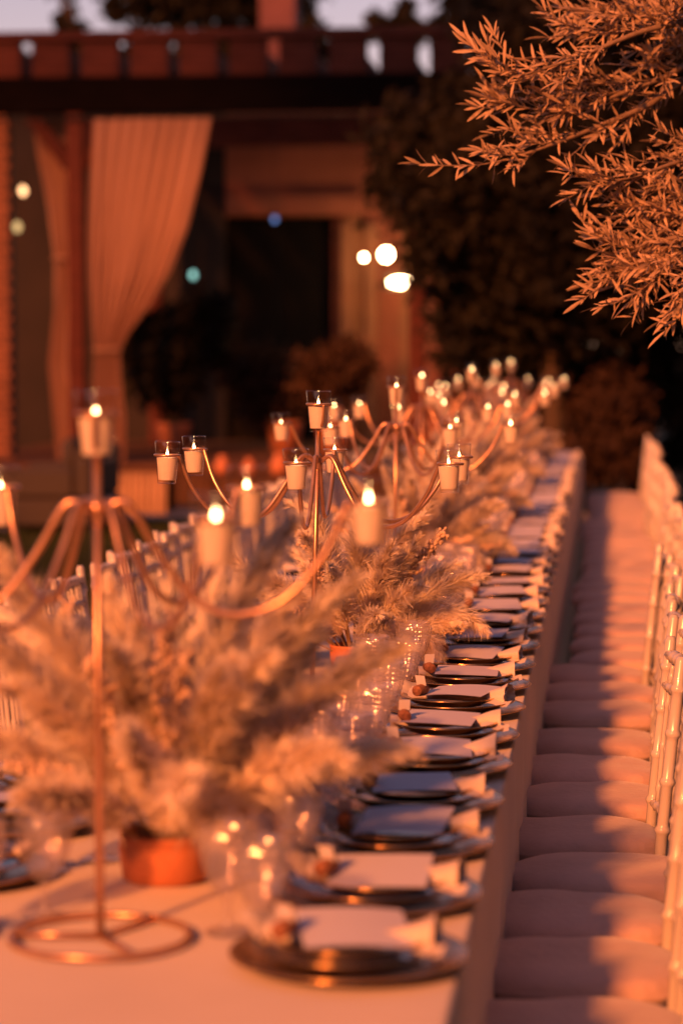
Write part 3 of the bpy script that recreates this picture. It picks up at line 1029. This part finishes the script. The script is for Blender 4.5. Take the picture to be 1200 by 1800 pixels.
# added unseen trees, to shade the pergola and close off the low sky
for k, (x, y, hgt, rad) in enumerate(((4.6, 1.5, 9.0, 2.2), (4.9, 6.0, 9.5, 2.3), (5.0, 10.5, 9.2, 2.3), (5.2, 15.0, 9.0, 2.2), (4.8, 19.0, 8.5, 2.2), (4.3, -3.5, 9, 2.3), (3.2, -8, 5.2, 2.2), (-.6, -10.5, 4.6, 2.3), (-4.6, -10.5, 4.6, 2.3), (-8.6, -9, 4.8, 2.4), (-10.5, -4.5, 5.2, 2.4), (-10.5, .5, 5.6, 2.4), (-10.3, 5.5, 5.6, 2.4), (-10.5, 10.5, 5.8, 2.4))):
    bgtree('added_screen_tree', f'added unseen tree blocking low sky, {nth(k + 1)} round the lawn\'s edge', (x, y, 0),
           [(x, y, hgt * .62, rad, rad * 1.1, hgt * .36), (x - .6, y + .8, hgt * .35, rad * .8, rad, hgt * .30), (x + .3, y - .9, hgt * .45, rad * .8, rad, hgt * .3)], 9000, .26, 60 + k, trunk_top=2.4, tr=.16, group='added sky-blocking trees')
for k, (x, y, b0, b1, rad) in enumerate(((-14.2, .5, 15.6, 21, 2.8), (-10.4, -1.0, 14.2, 20.5, 2.6), (-7.4, -1.5, 15.8, 21, 2.4))):  # pines added out of view so their crowns shade the pergola
    bgtree('added_shade_pine', f'added unseen tall pine shading the pergola, {nth(k + 1)} of three', (x, y, 0),
           [(x, y, (b0 + b1) / 2, rad, rad, (b1 - b0) / 2 * .8), (x + 1.2, y + .6, (b0 + b1) / 2 - .3, rad * .7, rad * .7, (b1 - b0) * .3), (x - 1.3, y - .4, (b0 + b1) / 2, rad * .7, rad * .7, (b1 - b0) * .3)], 9000, .30, 70 + k, trunk_top=b0 + .5, tr=.30, group='added shade pines')

# ------------------------------------------------------------------ pergola, deck, house wall
PY = 24.0
def X(px, y=PY): return (px - 1072) / 4250 * y
def Z(py, y=PY): return 1.61 + (600 - py) / 4250 * y
pg = thing('pergola', 'dark red-brown timber pergola with slotted top band behind the lawn', 'pergola', (X(400), PY, 0))
def pbox(name, x0, x1, y0, y1, z0, z1, mat=M_wood, bev=.006, parent=pg, org=None):
    o = MB(); cx, cy, cz = (x0 + x1) / 2, (y0 + y1) / 2, (z0 + z1) / 2
    hx, hy, hz = abs(x1 - x0) / 2, abs(y1 - y0) / 2, abs(z1 - z0) / 2
    o.box((-hx, -hy, -hz), (hx, hy, hz), bev=min(bev, hx * .3, hy * .3, hz * .3))
    b = parent.location if org is None else org
    return o.build(name, mat, parent, False, (cx - b[0], cy - b[1], cz - b[2]))
xl, xr = X(-60), X(850)
pbox('top_plate', xl, xr, PY - .12, PY + .14, Z(70), Z(55))
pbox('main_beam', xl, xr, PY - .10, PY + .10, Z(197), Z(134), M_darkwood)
pbox('back_beam', xl, xr, PY + 4.2, PY + 4.4, Z(197), Z(134))
for k in range(12):                     # blocks between the two beams, narrow slots between them
    c = 88 * k - 2
    b = pbox('block', X(c - 33), X(c + 33), PY - .07, PY + .07, Z(133.5), Z(70.5))
for k in range(11):                     # rafters running back from the front beam
    c = 88 * k - 2
    pbox('rafter', X(c - 10), X(c + 10), PY + .145, PY + 4.6, Z(120), Z(75))
for px in (128, 735):
    pbox('post', X(px - 14), X(px + 14), PY - .08, PY + .08, .40, Z(197.5))
    pbox('post', X(px - 14), X(px + 14), PY + 4.2, PY + 4.38, .40, Z(197.5))
def brace(x0, z0, x1, z1):
    m = MB(); a = Vector((x0, PY + .02, z0)) - pg.location; b = Vector((x1, PY + .02, z1)) - pg.location
    m.tube([a, b], .07, 4); m.build('brace', M_wood, pg, False)
brace(X(115), Z(290), X(45), Z(200)); brace(X(142), Z(290), X(210), Z(200))
m = MB(); m.tube([(X(-40) - pg.location.x, -.13, Z(207)), (X(760) - pg.location.x, -.13, Z(207))], .015, 8); m.build('curtain_rod', M_metal, pg)

dk = thing('deck', 'raised timber deck with upright boards along its front', 'deck', (X(350), PY - .5, 0))
pbox('floor', X(-100), X(800), PY - .5, PY + 5.2, .34, .40, M_deckw, parent=dk)
nb = 64
for k in range(nb):
    x0 = X(-100) + (X(800) - X(-100)) * k / nb
    x1 = X(-100) + (X(800) - X(-100)) * (k + 1) / nb - .012
    pbox('riser_board', x0, x1, PY - .50, PY - .475, .0, .338, M_deckw, .003, dk)

# brick pier at the left edge of the picture
bp = thing('brick_pier', 'orange-lit brick pier standing at the left edge of the picture', 'pier', (X(0, 24.9), 24.9, 0))
pbox('core', X(-26, 24.9), X(7, 24.9), 24.82, 25.1, 0, Z(65, 24.9), M_mortar, parent=bp)
bh = .072
nb = int(Z(65, 24.9) / bh)
bm_ = MB(); bm_.box((-.1, -.05, -.031), (.1, .05, .031), bev=.004); BM = bm_.mesh('brick', M_brick, False)
for k in range(nb):
    xs = [X(-26, 24.9) + .03, X(-26, 24.9) + .165] if k % 2 else [X(-26, 24.9) + .09]
    for xx in xs:
        o = link('brick', BM, bp, (xx - bp.location.x, -.10, .036 + k * bh), None, (.62 if k % 2 else 1.0, 1, 1))

# house wall behind, with a dark doorway
hw = thing('house_wall', 'terracotta-red house wall with dark doorway under the pergola', 'building', (X(500, 29), 29.0, 0))
HY = 29.0
def hx(px): return X(px, HY)
def hz(py): return Z(py, HY)
pbox('wall_panel', hx(-250), hx(395), HY, HY + .3, 0, 4.6, simple('painted_shade_plaster', (.02, .011, .008), .9, vary=.3, vscale=2), parent=hw)  # shade under the pergola put into this panel's near-black colour
pbox('lintel', hx(395) , hx(640), HY, HY + .3, hz(380), 4.6, M_plaster, parent=hw)
pbox('lintel_ledge', hx(400), hx(635), HY - .12, HY - .003, hz(378), hz(345), M_plaster, parent=hw)
pbox('door_leaf', hx(486), hx(585), HY + .12, HY + .18, .4, hz(380.5), M_dark, parent=hw)
pbox('door_leaf', hx(395.5), hx(485), HY + .12, HY + .18, .4, hz(380.5), M_dark, parent=hw)
pbox('door_jamb', hx(585.5), hx(600), HY - .02, HY + .3, 0, hz(380.5), M_wood, parent=hw)
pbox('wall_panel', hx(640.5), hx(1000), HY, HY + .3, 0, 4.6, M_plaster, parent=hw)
pbox('wall_panel', hx(600.5), hx(640), HY + .01, HY + .3, 0, hz(380.5), M_pillar, parent=hw)
for px in (612, 655, 715):
    pbox('pilaster', hx(px - 10), hx(px + 10), HY - .10, HY - .003, 0, hz(395), M_pillar, parent=hw)
pbox('roof_edge', hx(-260), hx(1010), HY - .25, HY + .5, 4.605, 4.72, M_plaster, parent=hw)

# lit lamps on the wall: a globe, a wide bulkhead lamp and a small half-hidden bulb
def lamp(name, label, px, py, y, shape, power, r=.05):
    p = (X(px, y), y, Z(py, y))
    t = thing(name, label, 'lamp', p)
    m = MB()
    if shape == 'wide':
        m.blob((0, 0, 0), .062, (2.2, .8, .75), 20, 12); m.build('diffuser', M_bulb, t)
        m = MB(); m.box((-.19, .055, -.08), (.19, .10, .09), bev=.01); m.build('back_plate', M_metal, t, False)
        m = MB(); m.tube([(0, .09, 0), (0, HY - y - .1, 0)], .012, 8); m.build('bracket', M_metal, t)
    else:
        m.blob((0, 0, 0), r, (1, 1, 1.1), 18, 12); m.build('globe', M_bulb, t)
        m = MB(); m.lathe([(.0, r * 1.35), (r * .5, r * 1.3), (r * .55, r * .95), (.0, r * .95)], 16); m.build('cap', M_metal, t)
        m = MB(); m.tube(catmull([(0, 0, r * 1.3), (0, .08, r * 2.2), (0, HY - y - .1, r * 2.0)], 5), .010, 8); m.build('bracket', M_metal, t)
    if power:
        ld = bpy.data.lights.new('lamp_light', 'POINT'); ld.energy = power; ld.color = (1, .48, .16); ld.shadow_soft_size = .12
        lo = bpy.data.objects.new('lamp_light', ld); COL.objects.link(lo); lo.parent = t; lo.location = (0, -.16, -.05)
    return t
lamp('wall_lamp', 'round glowing white globe lamp on the house wall', 680, 448, 28.3, 'globe', 10, .062)
lamp('wall_lamp', 'wide glowing oval lamp just below the round globe lamp', 706, 497, 28.3, 'wide', 16)
lamp('wall_lamp', 'small dim bulb left of the round globe lamp', 641, 453, 28.3, 'globe', 0, .022)
def bulb(label, px, py, y, mat, r, drop):
    t = thing('string_bulb', label, 'bulb', (X(px, y), y, Z(py, y)), 0)
    m = MB(); m.lathe([(0, -r * 1.3), (r * .7, -r * .8), (r, 0), (r * .8, r * .7), (r * .35, r * 1.3), (0, r * 1.35)], 14); m.build('glass', mat, t)
    m = MB(); m.tube([(0, 0, r * 1.3), (0, 0, r * 2.4)], r * .35, 8); m.build('socket', M_metal, t)
    m = MB(); m.tube([(0, 0, r * 2.3), (.01, 0, drop * .5), (0, 0, drop)], .005, 5); m.build('cord', M_metal, t)
bulb('warm pear-shaped bulb hanging at the far left, the upper one', 31, 333, PY - .02, M_bulb2, .036, Z(200) - Z(333))
bulb('yellowish bulb hanging at the far left, the lower one', 20, 397, PY + .05, emit('dim_bulb', (.8, .5, .2), 1.2), .04, Z(200) - Z(397))
bulb('pale cyan bulb glowing in the dark under the pergola', 337, 483, 26.5, M_cyan, .032, 4.3 - Z(483, 26.5))
bulb('faint blue bulb glowing above the doorway', 483, 386, 27.5, M_blue, .028, 4.3 - Z(386, 27.5))

# ------------------------------------------------------------------ curtains
def curtain(label, y, prof, pleats, seed):
    """prof: (z, x_left, x_right) from the rod down"""
    nz, nx = 70, 90
    zs = [p[0] for p in prof][::-1]
    V = np.zeros((nz, nx, 3))
    x_mid = (prof[0][1] + prof[0][2]) / 2
    for i in range(nz):
        z = prof[0][0] + (prof[-1][0] - prof[0][0]) * i / (nz - 1)
        xl_ = np.interp(z, zs, [p[1] for p in prof][::-1]); xr_ = np.interp(z, zs, [p[2] for p in prof][::-1])
        wd = xr_ - xl_
        full = prof[0][2] - prof[0][1]
        for j in range(nx):
            u = j / (nx - 1)
            amp = .032 + .004 * (1 - wd / full)
            ph = u * pleats * 2 * math.pi + 2.6 * mnoise.noise((u * 5, z * .6, seed)) 
            V[i, j] = (xl_ + wd * u + .008 * math.sin(ph * 2), amp * math.sin(ph) * .7 + .03 * mnoise.noise((u * 3, z, seed + 4)), z + .015 * abs(math.sin(ph)) * (i == 0))
    o = thing('curtain', label, 'curtain', (x_mid, y, 0), 0, 'tied curtains on the pergola')
    V[:, :, 0] -= x_mid
    idx = np.arange(nz * nx).reshape(nz, nx)
    F = np.stack([idx[:-1, :-1], idx[1:, :-1], idx[1:, 1:], idx[:-1, 1:]], -1).reshape(-1, 4)
    link('cloth', np_mesh('cloth', V.reshape(-1, 3), F, M_curtain, True), o)
    # tie band round the narrowest place
    k = min(range(len(prof)), key=lambda q: prof[q][2] - prof[q][1])
    z, a, b = prof[k]
    m = MB(); m.ring((0, 0, 0), 1, .025, 24, 6)
    m.v = [((a + b) / 2 - x_mid + p[0] * ((b - a) / 2 + .015), p[1] * .07, z + p[2] * .9) for p in m.v]
    m.build('tie_band', M_curtain, o)
    return o
cy = PY - .16
cz = lambda py: Z(py, cy)
cx = lambda px: X(px, cy)
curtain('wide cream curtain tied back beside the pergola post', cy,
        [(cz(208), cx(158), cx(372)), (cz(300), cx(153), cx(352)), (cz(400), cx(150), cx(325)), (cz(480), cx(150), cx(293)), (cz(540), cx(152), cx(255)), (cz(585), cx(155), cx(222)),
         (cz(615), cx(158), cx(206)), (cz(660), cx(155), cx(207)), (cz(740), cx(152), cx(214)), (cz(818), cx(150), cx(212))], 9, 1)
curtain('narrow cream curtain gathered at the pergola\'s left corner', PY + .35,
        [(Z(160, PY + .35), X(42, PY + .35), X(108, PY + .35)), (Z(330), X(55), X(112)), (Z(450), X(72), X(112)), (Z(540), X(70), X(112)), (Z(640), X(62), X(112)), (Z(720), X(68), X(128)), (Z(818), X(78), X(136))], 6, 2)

# ------------------------------------------------------------------ lounge things on the lawn and under the pergola
def sofa(x, y, rz, wd, label, mat_c):
    t = thing('lounge_sofa', label, 'sofa', (x, y, 0), rz)
    m = MB(); m.box((-wd / 2, -.4, .06), (wd / 2, .4, .30), bev=.03); m.build('base', M_sofa, t, False)
    m = MB(); m.box((-wd / 2, .25, .301), (wd / 2, .4, .72), bev=.03); m.build('backrest', M_sofa, t, False)
    for s in (-1, 1):
        m = MB(); m.box((s * wd / 2 - (.14 if s > 0 else 0), -.4, .301), (s * wd / 2 + (.14 if s < 0 else 0), .248, .55), bev=.03); m.build('armrest', M_sofa, t, False)
    n = max(1, round(wd / .75))
    iw = (wd - .30) / n
    for k in range(n):
        m = MB(); m.box((-wd / 2 + .15 + iw * k + .005, -.39, .303), (-wd / 2 + .15 + iw * (k + 1) - .005, .24, .44), bev=.045); m.build('seat_cushion', mat_c, t)
        m = MB(); m.box((-wd / 2 + .15 + iw * k + .01, .10, .445), (-wd / 2 + .15 + iw * (k + 1) - .01, .235, .80), bev=.05); m.build('back_cushion', mat_c, t)
    for a in (-1, 1):
        for b in (-1, 1):
            m = MB(); m.box((a * (wd / 2 - .08) - .03, b * .33 - .03, 0), (a * (wd / 2 - .08) + .03, b * .33 + .03, .06)); m.build('foot', M_metal, t, False)
    return t
s2 = sofa(X(95, 20.3), 20.3, R(-90), 1.2, 'dark woven lounge sofa on the lawn before the curtains', M_sofa)
ct = thing('coffee_table', 'low timber table with small vases in front of the deck', 'table', (X(440, 22.8), 22.8, 0))
m = MB(); m.box((-.45, -.22, .30), (.45, .22, .34), bev=.008); m.build('tabletop', M_deckw, ct, False)
for a in (-1, 1):
    for b in (-1, 1):
        m = MB(); m.box((a * .41 - .025, b * .18 - .025, 0), (a * .41 + .025, b * .18 + .025, .30)); m.build('leg', M_deckw, ct, False)
pb = thing('lit_board_box', 'added pale slatted box imitating lit deck boards below the wide curtain', 'planter', (X(250, 22.4), 22.4, 0))  # box added in place of the lit stretch of deck boards
M_lit_slat = simple('lit_board_slat', (.46, .27, .16), .8, vary=.3, vscale=6, stretch=(6, 6, 1), perobj=.15, spec=.15)  # lit tone of the deck boards put into the slat colour
pbox('box_core', X(205, 22.4), X(295, 22.4), 22.24, 22.6, .02, .36, M_darkwood, parent=pb)
for k in range(8):
    x0 = X(205, 22.4) + (X(295, 22.4) - X(205, 22.4)) * k / 8
    pbox('slat', x0 + .004, x0 + (X(295, 22.4) - X(205, 22.4)) / 8 - .006, 22.20, 22.236, .0, .385, M_lit_slat, .003, pb)
vz = MB(); vz.lathe([(0, 0), (.05, 0), (.075, .05), (.07, .10), (.035, .15), (.042, .18), (.036, .18), (.03, .15), (0, .14)], 20); VM = vz.mesh('vase', M_pot)
for k, (dx, s, w_) in enumerate(((-.28, 1.0, 'leftmost'), (-.02, .85, 'middle'), (.27, 1.15, 'rightmost'))):
    o = link('vase', VM, None, (ct.location.x + dx, 22.8, .341), None, (s,) * 3)
    tag(o, f'small terracotta vase, {w_} of three on the low table', 'vase', 'small vases on the low table')

def shrub(label, x, y, z0, blobs, n, size, seed, mat):
    t = thing('potted_shrub', label, 'plant', (x, y, z0))
    m = MB(); m.lathe([(0, 0), (.15, 0), (.20, .30), (.21, .32), (.18, .32), (.17, .28), (0, .28)], 20); m.build('planter', M_pot, t)
    m = MB()
    for k in range(5):
        a = k * 1.256
        m.tube([(.03 * math.cos(a), .03 * math.sin(a), .27), (.12 * math.cos(a), .12 * math.sin(a), .6), (.25 * math.cos(a), .2 * math.sin(a), .95)], [.014, .010, .005], 6)
    m.build('stem', M_bark, t)
    leaf_cloud('foliage', blobs, n, size, mat, seed, t, (x, y, z0))
shrub('dry reddish shrub on the deck at the foot of the wall lamps', X(590, 26), 26.0, .40, [(X(590, 26), 26, Z(660, 26), .36, .3, .28), (X(620, 26), 26, Z(630, 26), .2, .2, .2)], 2600, .06, 31, M_shrub)
shrub('reddish shrub beside the low sofa under the pergola', X(500, 26.6), 26.6, .40, [(X(470, 26.6), 26.6, Z(690, 26.6), .32, .3, .4), (X(420, 26.6), 26.4, Z(640, 26.6), .22, .2, .2)], 2600, .06, 32, M_shrub)
shrub('dark shrub behind the wide curtain under the pergola', X(300, 26), 26.0, .40, [(X(280, 26), 26, Z(640, 26), .42, .4, .5), (X(350, 26), 26, Z(560, 26), .35, .3, .4), (X(230, 26), 26, Z(560, 26), .2, .2, .3)], 3600, .08, 33, M_bgleaf)
shrub('blurred reddish shrub in a pot past the far table end', .05, 20.0, 0, [(.0, 20.0, 1.0, .28, .3, .35), (-.12, 20.0, .7, .2, .2, .2), (.15, 20, .75, .2, .2, .25)], 2200, .06, 34, M_shrub)
print('objects', len(bpy.data.objects))
